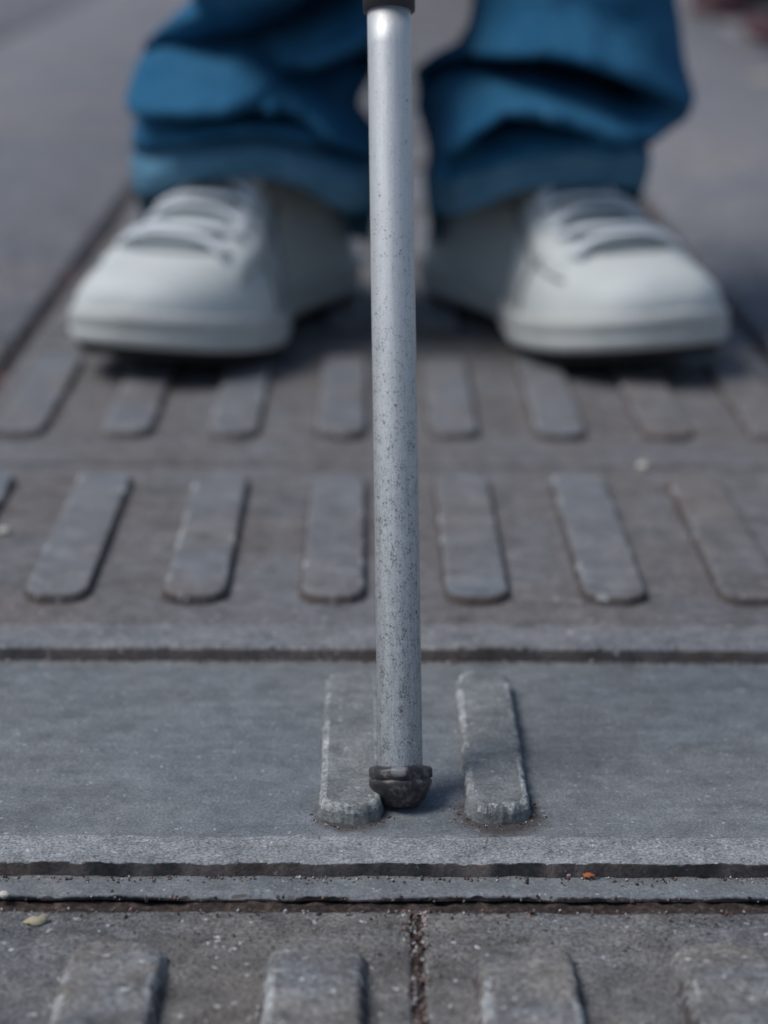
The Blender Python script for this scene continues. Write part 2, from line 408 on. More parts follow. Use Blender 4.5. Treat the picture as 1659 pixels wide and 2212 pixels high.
keep(dirt_shade_sides(slab_mesh('tile_ledge', xs, ys, lambda X, Y: ZF+.0012+0*X, M['plate'], None, .012, .0012, 371, .0006, .0004)), pt)
# brown dirt against the riser of the lip
for i, (px, bb) in enumerate(((757, 0), (1066, 1))):
    q0 = gp(px if i == 0 else 1080, 1762, ZP+.003); q1 = gp((762, 1040)[i], 1452, ZP+.005)
    b = bar_mesh('raised_bar', 0, 0, (q1-q0).length, .0208, ZP, .0060, M['plate_bar'], None, .0013, .0080, .0006, 401+i*9, (.00035, .0006)[i], -.25)
    b.location = (q0.x, q0.y, 0); b.rotation_euler = (0, 0, math.atan2(q1.y-q0.y, q1.x-q0.x)-math.pi/2)
    keep(b, pt)

# ---------------------------------------------------------------- the cane
k = NB('scuffed_white_aluminium'); p = k.pos(True)
sepx = k.n('ShaderNodeSeparateXYZ'); k.l(p, sepx.inputs[0])
hgt = sepx.outputs['Z']                                  # along the cane, metres from the tip
wear = k.ramp(hgt, [(.0, .76), (.10, .76), (.15, .68), (.20, .58), (.26, .50)])
f1 = k.noise(k.scaled(p, (1, 1, .7)), 1900, 4, .8); f2 = k.noise(p, 330, 4, .7)
thr = k.math('SUBTRACT', .755, k.math('MULTIPLY', wear, .27))
sp = k.math('GREATER_THAN', k.math('ADD', k.math('MULTIPLY', f1, .72), k.math('MULTIPLY', f2, .28)), thr)
bigw = k.ramp(hgt, [(.0, .0), (.18, 1.)])
base = k.mix(bigw, (.40, .41, .415), (.72, .725, .72))
pale = k.math('GREATER_THAN', k.noise(p, 1500, 3, .8), .60)
base = k.mix(k.math('MULTIPLY', pale, .5), base, (.85, .87, .88))
base = k.mix(.35, base, k.ramp(f1, [(.35, .25), (.65, .8)]), 'OVERLAY')
col = k.mix(k.math('MULTIPLY', sp, .85), base, (.11, .12, .125))
pv = k.vor(p, 210); ps = k.n('ShaderNodeSeparateColor'); k.l(pv.outputs['Color'], ps.inputs[0])
pit = k.math('MULTIPLY', k.ramp(pv.outputs['Distance'], [(.10, 1.), (.17, 0.)]), k.ramp(ps.outputs[0], [(.86, 0.), (.88, 1.)]))
col = k.mix(k.math('MULTIPLY', pit, .8), col, (.09, .095, .10))
scr = k.noise(k.scaled(p, (1, 1, .06)), 900, 3, .7)
col = k.mix(.35, col, k.ramp(scr, [(.4, .32), (.6, .62)]), 'OVERLAY')
M['cane'] = k.done(col, .50, .55, k.bump(f1, .35, .0004), .5)
TIPN = NB('scuffed_dark_rubber'); k = TIPN; p = k.pos(True)
tipc = (k.ramp(k.noise(p, 260, 5, .7), [(.35, (.016, .015, .017)), (.52, (.045, .040, .043)), (.66, (.17, .155, .16))]))
M['tip'] = k.done(tipc, .42, 0, k.bump(k.noise(p, 420, 5, .7), .6, .0004))
k = NB('black_plastic'); M['black'] = k.done((.045, .042, .048), .5)
CT = gp(866, 1744, ZP)                                    # where the tip touches the tile
zt = (CT-CAM).dot(fwd)
ctop = zp(840, 0, zt*97/94)
axis = (ctop-CT).normalized()
cane = empty('cane', CT); tag(cane, 'long scuffed white metal cane with a dark domed tip standing on the smooth tile', 'cane')
cane.rotation_mode = 'QUATERNION'; cane.rotation_quaternion = axis.to_track_quat('Z', 'Y')
bpy.context.view_layer.update()
qi = cane.rotation_quaternion.inverted()
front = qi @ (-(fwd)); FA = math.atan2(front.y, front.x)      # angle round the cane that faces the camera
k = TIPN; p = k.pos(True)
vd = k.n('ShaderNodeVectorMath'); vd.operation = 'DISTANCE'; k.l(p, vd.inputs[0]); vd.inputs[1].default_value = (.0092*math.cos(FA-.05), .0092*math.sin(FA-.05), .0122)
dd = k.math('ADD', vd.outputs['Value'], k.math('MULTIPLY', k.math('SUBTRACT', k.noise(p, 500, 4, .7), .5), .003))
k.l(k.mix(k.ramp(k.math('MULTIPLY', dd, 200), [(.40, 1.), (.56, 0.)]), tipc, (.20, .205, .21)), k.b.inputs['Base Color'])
def lathe(name, prof, mat, par, n=64, zfun=None, rfun=None):
    V = []
    for i, (r, z) in enumerate(prof):
        for j in range(n):
            a = 2*math.pi*j/n
            rr = r+(rfun(a, i, z) if rfun else 0); zz = z+(zfun(a, i) if zfun else 0)
            V.append((rr*math.cos(a), rr*math.sin(a), zz))
    F = grid_faces(len(prof), n, True).tolist()+[list(range(n))[::-1], list(range((len(prof)-1)*n, len(prof)*n))]
    me = bpy.data.meshes.new(name); me.from_pydata(V, [], F); me.update(); return link(name, me, mat, par)
rT = 97/FPX*zt/2
LT = (ctop-CT).length
lathe('shaft', [(rT*.99, .0075)]+[(rT*(1-.0*i), .0085+i*(LT-.012)/20) for i in range(21)], M['cane'], cane, 96)
def tipz(a, i):
    d = (a-FA+math.pi+.02) % (2*math.pi)-math.pi
    v = 0
    return v+(.00012*math.sin(3*a+1)+.00008*math.sin(7*a) if i >= 6 else 0)
kk = rT/.0069
def tipr(a, i, z): return .00012*math.sin(5*a+i*.5)+.0001*math.sin(9*a+2*i)
tipob = lathe('tip', [(.0012, .0), (.0045, .0002), (.0064, .0013), (.0080, .0032), (.0092, .0055), (.0098, .0072), (.0099, .0086), (.0095, .0089), (.0094, .0092), (.00995, .0095), (.0100, .0118), (.0095, .0126), (rT+.0001, .0131), (rT-.0012, .0125)], M['tip'], cane, 96, tipz, tipr)
# collar and upper section
lathe('collar', [(rT+.0001, LT-.0040), (rT+.0014, LT-.0036), (rT+.0015, LT+.010), (rT+.0006, LT+.0106)], M['black'], cane, 64)
lathe('upper_shaft', [(rT+.0008, LT+.006), (rT+.0008, .98)], M['cane'], cane, 64)
lathe('grip', [(rT+.001, .96), (.0125, .965), (.013, 1.0), (.0125, 1.10), (.0135, 1.19), (.012, 1.205), (.004, 1.21)], M['black'], cane, 48)

# ---------------------------------------------------------------- clothes and shoes
k = NB('white_leather'); p = k.pos(True)
M['leather'] = k.done(k.mix(k.ramp(k.noise(p, 25, 4), [(.3, 0.), (.7, 1.)]), (.60, .63, .61), (.68, .70, .68)), .65, 0, k.bump(k.noise(p, 60, 4), .25, .003))
k = NB('shade_grey_canvas'); p = k.pos(True)
M['tongue'] = k.done(k.mix(k.noise(p, 60, 4), (.36, .40, .41), (.44, .48, .48)), .8)  # white tongue greyed to paint in the shade of an uncut recess
k = NB('grey_stitching'); M['seam'] = k.done((.27, .30, .30), .9)
k = NB('white_lace'); M['lace'] = k.done((.76, .79, .82), .7)
k = NB('off_white_rubber'); p = k.pos(True)
M['sole'] = k.done(k.mix(k.ramp(k.noise(p, 35, 5, .7), [(.4, 0.), (.75, 1.)]), (.58, .595, .575), (.48, .47, .445)), .6)
k = NB('shadow_black_outsole'); M['shadow_outsole'] = k.done((.012, .012, .014), .8)  # black stands in for the shadow gap under the sole
k = NB('skin'); M['skin'] = k.done((.50, .30, .22), .55)
def denim(name, base, worn):
    k = NB(name); p = k.pos(True)
    n = k.noise(p, 34, 5, .6); f = k.noise(k.scaled(p, (1, 1, .35)), 420, 3, .7)
    c = k.mix(k.ramp(n, [(.35, 0.), (.75, .6)]), base, worn)
    c = k.mix(.5, c, k.ramp(f, [(.35, .3), (.65, .7)]), 'OVERLAY')
    return k.done(c, .9, 0, k.bump(f, .12, .0004), .12)
M['denim'] = denim('blue_denim', (.020, .110, .215), (.055, .190, .320))
M['denim_worn'] = denim('faded_denim', (.085, .205, .31), (.16, .30, .40))

def interp(s, xs, vs): return float(np.interp(s, xs, vs))
SW_S = [0, .02, .06, .13, .22, .35, .46, .58, .70, .80, .88, .93, .965, .99, 1]
SW_L = [0, .018, .028, .034, .036, .037, .041, .047, .0525, .0525, .0475, .041, .031, .017, 0]
SW_M = [0, .019, .030, .036, .036, .029, .028, .040, .0520, .0540, .0500, .043, .033, .018, 0]
HT_S = [0, .03, .10, .25, .40, .50, .58, .66, .74, .82, .90, .95, .98, 1]
HT = [.060, .082, .092, .098, .110, .101, .092, .082, .071, .060, .051, .045, .036, .020]
L_SHOE = .298
def spring(s): return .0 if s < .60 else .0145*((s-.60)/.40)**1.8
def make_shoe(loc, rz, mirror, mats, parent, name='shoe', laces=True):
    """mirror=+1: the inner side is +x; heel at y=0, toe towards -y in the world after rz"""
    root = empty(name, loc, rz, parent)
    ms = mirror
    def wid(s, a):   # a from 0 (inner) to pi (outer)
        return interp(s, SW_S, SW_M) if a < math.pi/2 else interp(s, SW_S, SW_L)
    zb = .018
    def U(s, a, off=0):
        w = wid(s, a)*.96; ct, st = math.cos(a), math.sin(a)
        e = .62 if s > .6 else .78
        e = interp(s, [0, .45, .65, 1], [.75, .80, .68, .62])
        h = interp(s, HT_S, HT)-zb
        x = w*math.copysign(abs(ct)**(e if True else 1), ct); z = h*abs(st)**.85
        nx, nz = ct*.8, st
        # the instep is ridged: narrow at the laces
        rr = interp(s, [.35, .5, .62, .75], [.30, .24, .12, .0])
        x *= 1-rr*(z/max(h, 1e-4))**1.5
        x -= .007*interp(s, [0, .72, 1], [0, 0, 1])
        cr = .0016*math.sin(s*70)*math.exp(-((s-.66)/.06)**2)*st if s < .8 else 0
        nn = math.hypot(nx, nz)
        return Vector((ms*(x+off*nx/nn), -s*L_SHOE-max(off, 0)*float(sstep(.86, .98, s)), zb+z+spring(s)+off*nz/nn+cr))
    def patch(nm, sf, af, ns, na, off, mat, th=.0014):
        V = []; 
        for i in range(ns+1):
            for j in range(na+1):
                u, v = i/ns, j/na
                a = af(u, v); s = sf(u, v)
                e = min(u, 1-u)*ns; e2 = min(v, 1-v)*na
                edge = 0 if (i in (0, ns) or j in (0, na)) else 1
                V.append(tuple(U(s, a, off if edge else off-th-.0015)))
        F = grid_faces(ns+1, na+1).tolist(); me = bpy.data.meshes.new(nm); me.from_pydata(V, [], F); me.update()
        return link(nm, me, mats[0] if mat is None else mat, root)
    # upper
    ns, na = 64, 40; V = []
    for i in range(ns+1):
        s = i/ns; s = .004+.992*(s)
        for j in range(na+1): V.append(tuple(U(s, math.pi*j/na)))
    F = grid_faces(ns+1, na+1).tolist(); F.append([j for j in range(na+1)]); F.append([ns*(na+1)+j for j in range(na, -1, -1)])
    me = bpy.data.meshes.new('upper'); me.from_pydata(V, [], F); me.update(); link('upper', me, mats[0], root)
    # toe overlay, quarters, stays, tongue
    patch('toe_cap', lambda u, v: (.72+.115*math.sin(math.pi*v)**4)+u*(.999-(.72+.115*math.sin(math.pi*v)**4)), lambda u, v: math.pi*v, 22, 36, .0018, None)
    for sg in (0, 1):
        def af(u, v, sg=sg):
            a = .70+.60*v-.02*u
            return a if sg == 0 else math.pi-a
        patch('lace_stay', lambda u, v: .46+u*(.38-.03*v), af, 20, 6, .0042, None, .003)
        def aq(u, v, sg=sg):
            a = .05+.95*v
            return a if sg == 0 else math.pi-a
        patch('quarter_panel', lambda u, v: .03+u*(.60-.10*v), aq, 24, 12, .0014, None)
    patch('tongue', lambda u, v: .36+u*.49, lambda u, v: math.pi*.39+math.pi*.22*v, 14, 8, .0016, mats[3])
    if laces:
        lst = []
        for r_, s in enumerate((.53, .565, .60, .65, .70, .755, .81)):
            p0 = [U(s+.012*math.sin(t*math.pi)*(1 if r_ % 2 else -1)+.018*(t-.5)*(1 if r_ % 2 else -1), 1.05+(math.pi-2.1)*t, .0052+.0020*math.sin(t*math.pi)) for t in [q/9 for q in range(10)]]
            lst.append((p0, .0041))
        merge_tubes('lace', lst, mats[1], root, n=8, flat=.45, nrm=(0, 0, 1))
    # seams
    sl_ = [([U(.72+.115*math.sin(math.pi*v)**4, math.pi*v, .0022) for v in [q/30 for q in range(1, 30)]], .0010)]
    for sg in (0, 1):
        aa = lambda a: a if sg == 0 else math.pi-a
        sl_.append(([U(.46+.38*u, aa(.66), .0030) for u in [q/14 for q in range(15)]], .0010))
        sl_.append(([U(.61-.10*v, aa(.05+.85*v), .0020) for v in [q/14 for q in range(15)]], .0010))
    merge_tubes('seam', sl_, M['seam'] if laces else mats[0], root, n=6)
    # sole: outline rings
    N = 72; ring = []
    ss = [0.5-.5*math.cos(math.pi*i/(N//2)) for i in range(N//2+1)]
    outl = [(s, 0) for s in ss]+[(s, math.pi) for s in ss[::-1][1:-1]]
    def sole(nm, levels, mat):
        V = []
        for off, zf in levels:
            for s, a in outl:
                w_ = wid(s, a)+.002+off; w_ = max(w_, 0) if s not in (0, 1) else 0
                y = s*L_SHOE+(off+.002 if s > .5 else -(off+.002))*(abs(2*s-1)**6)
                V.append((ms*((w_ if a == 0 else -w_)-.007*interp(s, [0, .72, 1], [0, 0, 1])), -y, zf(s)))
        n = len(outl); F = grid_faces(len(levels), n, True).tolist(); F.append(list(range(n))[::-1]); F.append(list(range((len(levels)-1)*n, len(levels)*n)))
        me = bpy.data.meshes.new(nm); me.from_pydata(V, [], F); me.update(); return link(nm, me, mat, root)
    top = lambda s: .0245+.003*abs(2*s-1)+spring(s)
    sole('sole', [(-.006, lambda s: .0068+spring(s)), (-.001, lambda s: .0070+spring(s)), (.0006, lambda s: .0095+spring(s)), (.0010, lambda s: .0150+spring(s)), (.0002, lambda s: .0157+spring(s)),
                  (.0002, lambda s: .0163+spring(s)), (.0010, lambda s: .0170+spring(s)), (.0004, lambda s: top(s)-.0015), (-.0010, top), (-.006, top)], mats[2])
    sole('shadow_outsole', [(-.008, lambda s: .0+spring(s)), (-.0055, lambda s: .0004+spring(s)), (-.003, lambda s: .0050+spring(s)), (-.0035, lambda s: .0072+spring(s))], M['shadow_outsole'])  # outsole made tall and black to paint the shadow below the toe
    return root

def place_toe(tx, ty, yaw):
    """heel position for a toe at (tx,ty); yaw>0 turns the toe towards -x"""
    return Vector((tx+math.sin(yaw)*L_SHOE, ty+math.cos(yaw)*L_SHOE, 0)), -yaw

ZB = .0030                                              # shoes stand on the bars
person = empty('person', (.03, 1.36, 0))
tag(person, 'person in baggy blue jeans and white sneakers standing behind the cane, toes turned out', 'person')
MATS = (M['leather'], M['lace'], M['sole'], M['tongue'])
tL = gp(292, 833, ZB); tR = gp(1440, 833, ZB)
YAW_L, YAW_R = R(19), R(-21)
hL, rL = place_toe(tL.x, tL.y, YAW_L); hR, rR = place_toe(tR.x, tR.y, YAW_R)
off = person.location
for h_, r_, m_, lab in ((hL, rL, 1, None), (hR, rR, -1, None)):
    make_shoe((h_.x-off.x, h_.y-off.y, ZB), r_, m_, MATS, person, 'sneaker')

# trousers -------------------------------------------------------
def poly_dist(px, py, pts):
    best = np.full(px.shape, 1e9)
    for (x0, y0), (x1, y1) in zip(pts[:-1], pts[1:]):
        dx, dy = x1-x0, y1-y0; t = np.clip(((px-x0)*dx+(py-y0)*dy)/(dx*dx+dy*dy), 0, 1)
        best = np.minimum(best, np.hypot(px-x0-t*dx, py-y0-t*dy))
    return best
def leg(edges_y, xl, xr, hem_pts, folds, Yc, ry, hip, crotch_side, seed, dy=14):
    """rings from the hem to the hip; the lower part carries the stacked folds"""
    n = 260; A = np.linspace(0, 2*np.pi, n, endpoint=False)       # 0 = right, pi/2 = front
    zlo = []
    zvis = .30; rows = []
    nv = 240
    # silhouette as function of height
    zz = np.array([yp(829, y, Yc).z for y in edges_y]); XLw = np.array([yp(x, y, Yc).x for x, y in zip(xl, edges_y)]); XRw = np.array([yp(x, y, Yc).x for x, y in zip(xr, edges_y)])
    o = np.argsort(zz); zz, XLw, XRw = zz[o], XLw[o], XRw[o]
    ztop = .92
    # extend up to the hip
    zz = np.append(zz, [.35, .50, .70, ztop]); mid = hip
    XLw = np.append(XLw, [XLw[-1]+.008, mid[0]-.088, mid[0]-.10, mid[0]-.115]); XRw = np.append(XRw, [XRw[-1]+.004, mid[0]+.085, mid[0]+.095, mid[0]+.105])
    hx = np.array([yp(x, y, Yc-ry*.8).x for x, y in hem_pts]); hz = np.array([yp(x, y, Yc-ry*.8).z for x, y in hem_pts])
    tt = np.concatenate([np.linspace(0, 1, nv)**1.0*.285, np.linspace(.30, ztop, 24)])
    P = np.zeros((len(tt), n, 3))
    ca, sa = np.cos(A), np.sin(A)
    e = .86
    cx_ = np.sign(ca)*np.abs(ca)**e; sy_ = np.sign(sa)*np.abs(sa)**e
    c0 = (np.interp(hz.mean(), zz, XLw)+np.interp(hz.mean(), zz, XRw))/2; w0 = (np.interp(hz.mean(), zz, XRw)-np.interp(hz.mean(), zz, XLw))/2
    hemx = c0+w0*cx_
    hem_front = np.interp(hemx, hx, hz); side = (hz[0]*(1-cx_)/2+hz[-1]*(1+cx_)/2)
    hem_back = side*.4+.6*.024
    f = sstep(-.35, .25, sy_)
    hem = hem_front*f+hem_back*(1-f)
    for i, t in enumerate(tt):
        z = np.where(t < .285, hem+(.285-hem)*(t/.285), t) if t <= .285 else np.full(n, t)
        l = np.interp(z, zz, XLw); r = np.interp(z, zz, XRw)
        g = np.interp(t, [0, .3, .6, ztop], [0, 0, .6, 1]); yc = Yc+(hip[1]-Yc)*g
        ryy = np.interp(t, [0, .05, .3, .6, ztop], [ry, ry*1.02, ry*1.05, ry*1.15, ry*1.5])
        P[i, :, 0] = (l+r)/2+(r-l)/2*cx_; P[i, :, 1] = yc-ryy*sy_; P[i, :, 2] = z
    Q = P.reshape(-1, 3); px, py = proj(Q)
    SY = np.tile(sy_, len(tt)); CXX = np.tile(cx_, len(tt)); frontness = sstep(-.1, .55, SY)
    Hh = np.zeros(len(Q))
    for pts, amp, sig in folds: Hh += amp*np.exp(-.6*(poly_dist(px, py+dy, pts)/sig)**1.45)
    Hh += .0045*fbm(px, py, 90, 2, seed)
    fade = np.clip((px*0+py+420)/260, 0, 1)
    Hh *= fade*1.55
    T = np.repeat(tt, n)
    Q[:, 1] -= Hh*frontness; Q[:, 0] += Hh*CXX*.08*(1-np.abs(SY)); Q[:, 2] -= np.maximum(Hh, 0)*.22*frontness*np.clip(T/.03, 0, 1)
    back = (1-frontness)*.004*np.sin(Q[:, 2]*70+CXX*3)*(T < .3); Q[:, 1] += back
    V = Q; F = grid_faces(len(tt), n, True)
    return V, F, px, py, T, n, hem
Yl = hL.y-.100; Yr = hR.y-.100
left = leg([480, 430, 400, 350, 300, 270, 235, 200, 160, 125, 100, 50, 0, -60],
           [318, 312, 308, 302, 298, 300, 299, 297, 296, 296, 304, 372, 432, 440],
           [792, 800, 806, 812, 818, 795, 776, 782, 815, 825, 832, 838, 842, 842],
           [(310, 425), (350, 412), (400, 388), (470, 375), (560, 372), (640, 385), (700, 428), (745, 455), (800, 462)],
           [([(330, -30), (450, -80), (760, -110)], .034, 60), ([(200, 200), (380, 208), (480, 208), (580, 186), (680, 132), (790, 45), (860, 10)], .030, 27),
            ([(300, 122), (420, 124), (540, 106), (640, 56), (730, -10)], -.044, 36), ([(850, 150), (760, 165), (680, 182), (610, 180)], -.046, 32),
            ([(590, 222), (660, 232), (730, 268), (820, 308)], .026, 18), ([(300, 252), (400, 256), (520, 262), (610, 258)], -.022, 17),
            ([(310, 300), (400, 298), (500, 288), (600, 292), (680, 305)], .009, 16), ([(310, 348), (380, 330), (450, 316), (560, 312), (680, 330), (830, 352)], -.013, 10),
            ([(340, 385), (420, 350), (500, 342), (600, 348), (680, 375), (760, 420)], .005, 24), ([(820, 240), (760, 235)], -.015, 20)],
           Yl, .074, (-.075, 1.42), 1, 21, 12)
right = leg([490, 450, 410, 350, 310, 290, 265, 240, 220, 190, 160, 130, 100, 60, 0, -60],
            [944, 938, 932, 924, 918, 912, 902, 890, 882, 880, 890, 935, 1000, 1022, 1028, 1030],
            [1366, 1370, 1372, 1378, 1382, 1392, 1430, 1466, 1476, 1474, 1470, 1466, 1462, 1458, 1450, 1446],
            [(935, 472), (990, 470), (1040, 440), (1090, 412), (1150, 398), (1230, 392), (1310, 398), (1380, 415)],
            [([(870, 120), (960, 100), (1060, 96), (1160, 100), (1260, 118), (1350, 150), (1480, 200)], .022, 28),
             ([(870, 215), (960, 178), (1060, 160), (1180, 164), (1280, 186), (1370, 222)], -.050, 24), ([(885, 200), (900, 270), (925, 340)], -.036, 34),
             ([(955, 370), (965, 310), (1010, 250), (1080, 215), (1160, 212), (1250, 240), (1340, 268), (1400, 262)], .030, 17),
             ([(1050, 292), (1120, 280), (1190, 283), (1260, 290)], -.020, 14), ([(1120, 250), (1200, 262), (1290, 288)], .006, 10),
             ([(1370, 310), (1330, 300)], -.012, 14),
             ([(985, 400), (1050, 345), (1140, 325), (1240, 318), (1330, 335), (1380, 360)], .007, 26)],
            Yr, .074, (.115, 1.42), -1, 57, 14)
# hem bands are a slightly thicker turned-up strip of the same cloth
def build_trousers():
    Vs = []; Fs = []; fm = []; o = 0
    for V, F, px, py, T, n, hem in (left, right):
        band = (T[F].mean(1) < .030)
        worn = (T[F].mean(1) < .033)
        V = V.copy()
        c = V[:, :2].copy()
        for rr in range(0, len(T)//n):
            t = T[rr*n]
            if t < .030:
                sl_ = slice(rr*n, (rr+1)*n); ctr = V[sl_, :2].mean(0); dv = V[sl_, :2]-ctr
                V[sl_, :2] += dv/np.linalg.norm(dv, axis=1)[:, None]*.0022
        Vs.append(V); Fs.append(F+o); fm.append(worn); o += len(V)
    V = np.vstack(Vs)-np.array(person.location); F = np.vstack(Fs); fm = np.concatenate(fm)
    ob = mesh_np('jeans', V, F, M['denim'], person)
    ob.data.materials.append(M['denim_worn']); ob.data.polygons.foreach_set('material_index', fm.astype(np.int32))
    so_ = ob.modifiers.new('thickness', 'SOLIDIFY'); so_.thickness = .0022; so_.offset = -1
    return ob
build_trousers()

def skin_body(name, nodes, edges, mat, parent, sub=2):
    """nodes: name -> (x,y,z,r)"""
    ks = list(nodes); me = bpy.data.meshes.new(name)
    me.from_pydata([nodes[q][:3] for q in ks], [(ks.index(a), ks.index(b)) for a, b in edges], []); me.update()
    o = link(name, me, mat, parent, False)
    m = o.modifiers.new('skin', 'SKIN'); m.use_smooth_shade = True
    for i, q in enumerate(ks):
        r = nodes[q][3]; me.skin_vertices[0].data[i].radius = (r, r); me.skin_vertices[0].data[i].use_root = (i == 0)
    sbm = o.modifiers.new('sub', 'SUBSURF'); sbm.levels = sub; sbm.render_levels = sub
    return o
def figure(par, xl, xr, al, ar, hand, shirt_mat, hair_mat, y=.05):
    nd = {'pelvis': (0, y, .95, .13), 'waist': (0, y, 1.08, .125), 'chest': (0, y, 1.30, .15), 'neck0': (0, y, 1.46, .06), 'neck': (0, y-.01, 1.53, .055),
          'head0': (0, y-.02, 1.60, .075), 'head': (0, y-.02, 1.68, .09), 'crown': (0, y, 1.75, .055),
          'hl': (xl, y, .86, .08), 'kl': ((xl+al[0])/2, y-.01, .48, .055), 'al': (al[0], al[1], .09, .036),
          'hr': (xr, y, .86, .08), 'kr': ((xr+ar[0])/2, y-.01, .48, .055), 'ar': (ar[0], ar[1], .09, .036),
          'sl': (-.19, y, 1.42, .052), 'el': (-.24, y+.03, 1.14, .042), 'wl': (-.25, y-.02, .90, .028), 'pl': (-.25, y-.03, .84, .03),
          'sr': (.19, y, 1.42, .052), 'er': (.22, y-.04, 1.16, .042), 'wr': (hand[0]+.03, hand[1]+.07, hand[2]+.01, .028), 'pr': (hand[0]+.01, hand[1]+.02, hand[2], .03)}
    ed = [('pelvis', 'waist'), ('waist', 'chest'), ('chest', 'neck0'), ('neck0', 'neck'), ('neck', 'head0'), ('head0', 'head'), ('head', 'crown'),
          ('pelvis', 'hl'), ('hl', 'kl'), ('kl', 'al'), ('pelvis', 'hr'), ('hr', 'kr'), ('kr', 'ar'), ('chest', 'sl'), ('sl', 'el'), ('el', 'wl'), ('wl', 'pl'),
          ('chest', 'sr'), ('sr', 'er'), ('er', 'wr'), ('wr', 'pr')]
    skin_body('body', nd, ed, M['skin'], par)
    sn = {q: (*nd[q][:3], nd[q][3]*1.12+.004) for q in ('pelvis', 'waist', 'chest', 'sl', 'el', 'sr', 'er')}
    sn['wl2'] = (*[(a+b)/2 for a, b in zip(nd['el'][:3], nd['wl'][:3])], .042); sn['wr2'] = (*[(a+b)/2 for a, b in zip(nd['er'][:3], nd['wr'][:3])], .042)
    skin_body('shirt', sn, [('pelvis', 'waist'), ('waist', 'chest'), ('chest', 'sl'), ('sl', 'el'), ('el', 'wl2'), ('chest', 'sr'), ('sr', 'er'), ('er', 'wr2')], shirt_mat, par)
    skin_body('hair', {'a': (0, y+.02, 1.70, .095), 'b': (0, y+.0, 1.765, .07), 'c': (0, y+.05, 1.62, .06)}, [('a', 'b'), ('a', 'c')], hair_mat, par)
k = NB('grey_knit'); M['shirt'] = k.done((.35, .35, .37), .9)
k = NB('dark_hair'); M['hair'] = k.done((.02, .015, .012), .6)
gripw = CT+axis*1.08-person.location
al = (left[0][:260*40:1, 0].mean()-off.x, Yl+.02-off.y); ar = (right[0][:260*40, 0].mean()-off.x, Yr+.02-off.y)
figure(person, -.09, .09, al, ar, tuple(gripw), M['shirt'], M['hair'])

# ---------------------------------------------------------------- passer-by at the top right corner
k = NB('dark_brown_leather'); M['dleather'] = k.done((.022, .016, .018), .5)
k = NB('dusty_red_rubber'); M['rsole'] = k.done((.17, .065, .075), .7)
k = NB('slate_blue_cloth'); p = k.pos(True); M['slate'] = k.done(k.mix(k.noise(p, 12, 4), (.05, .06, .12), (.09, .10, .17)), .9)
tA = gp(1496, 42, 0.001); tB = gp(1618, 104, 0.001)
walker = empty('person', (tA.x+.30, tA.y+.05, 0)); wl = walker.location
tag(walker, 'passer-by in dark shoes and slate blue trousers walking far behind at the upper right edge', 'person')
hA, rA = place_toe(tA.x, tA.y, R(68)); hB, rB = place_toe(tB.x, tB.y, R(62))
DM = (M['dleather'], M['dleather'], M['rsole'], M['dleather'])
make_shoe((hA.x-wl.x, hA.y-wl.y, .001), rA, 1, DM, walker, 'shoe', False)
make_shoe((hB.x-wl.x, hB.y-wl.y, .001), rB, -1, DM, walker, 'shoe', False)
lst = []
for h_, r_ in ((hA, R(68)), (hB, R(62))):
    ax = h_.x-math.sin(r_)*.10-wl.x; ay = h_.y-math.cos(r_)*.10-wl.y
    lst.append(([(ax, ay, .055), (ax+.005, ay, .12), (ax*.9+.02, ay*.9+.01, .30), (ax*.6, ay*.6, .55), (ax*.2, ay*.3+.02, .92)], [.075, .078, .08, .09, .11]))
merge_tubes('trousers', lst, M['slate'], walker, n=28)
figure(walker, -.06, .06, (hA.x-wl.x-.08, hA.y-wl.y-.03), (hB.x-wl.x-.08, hB.y-wl.y-.03), (-.1, -.2, .95), M['slate'], M['hair'], .02)

# ---------------------------------------------------------------- small things lying on the paving
def pebble(name, P, r, mat, sq=(1, .8, .6), seed=0):
    bm = bmesh.new(); bmesh.ops.create_icosphere(bm, subdivisions=3, radius=1)
    rn = random.Random(seed); ph = [rn.uniform(0, 6) for _ in range(6)]
    for v in bm.verts:
        c = v.co.normalized(); q = 1+.16*math.sin(3*c.x+ph[0])+.14*math.sin(4*c.y+ph[1])*math.cos(3*c.z+ph[2])+.06*math.sin(9*c.x+7*c.y+ph[3])
        v.co = Vector((c.x*sq[0]*r*q, c.y*sq[1]*r*q, c.z*sq[2]*r*q))
    me = bpy.data.meshes.new(name); bm.to_mesh(me); bm.free()
    o = link(name, me, mat); o.location = (P.x, P.y, P.z+r*sq[2]*.8); return o
def flake(name, P, w_, l_, mat, rz, seed=0):
    rn = random.Random(seed); n = 14; V = [(0, 0, .0016)]; 
    for i in range(n):
        a = 2*math.pi*i/n; q = rn.uniform(.75, 1.1); V.append((w_*q*math.cos(a), l_*q*math.sin(a), .0004+.0012*rn.random()))
    V += [(x, y, z-.0004) for x, y, z in V]
    F = [(0, 1+i, 1+(i+1) % n) for i in range(n)]+[(n+1, n+2+(i+1) % n, n+2+i) for i in range(n)]+[(1+i, n+2+i, n+2+(i+1) % n, 1+(i+1) % n) for i in range(n)]
    me = bpy.data.meshes.new(name); me.from_pydata(V, [], F); me.update(); o = link(name, me, mat); o.location = P; o.rotation_euler = (R(6), R(-4), rz); return o
k = NB('cream_stone'); M['cream'] = k.done((.62, .58, .50), .8)
k = NB('dry_leaf'); p = k.pos(True); M['leaf'] = k.done(k.mix(k.noise(p, 300), (.55, .50, .36), (.30, .24, .15)), .8)
k = NB('rust_crumb'); M['rust'] = k.done((.38, .12, .045), .8)
k = NB('rose_stone'); M['rose'] = k.done((.50, .33, .26), .8)
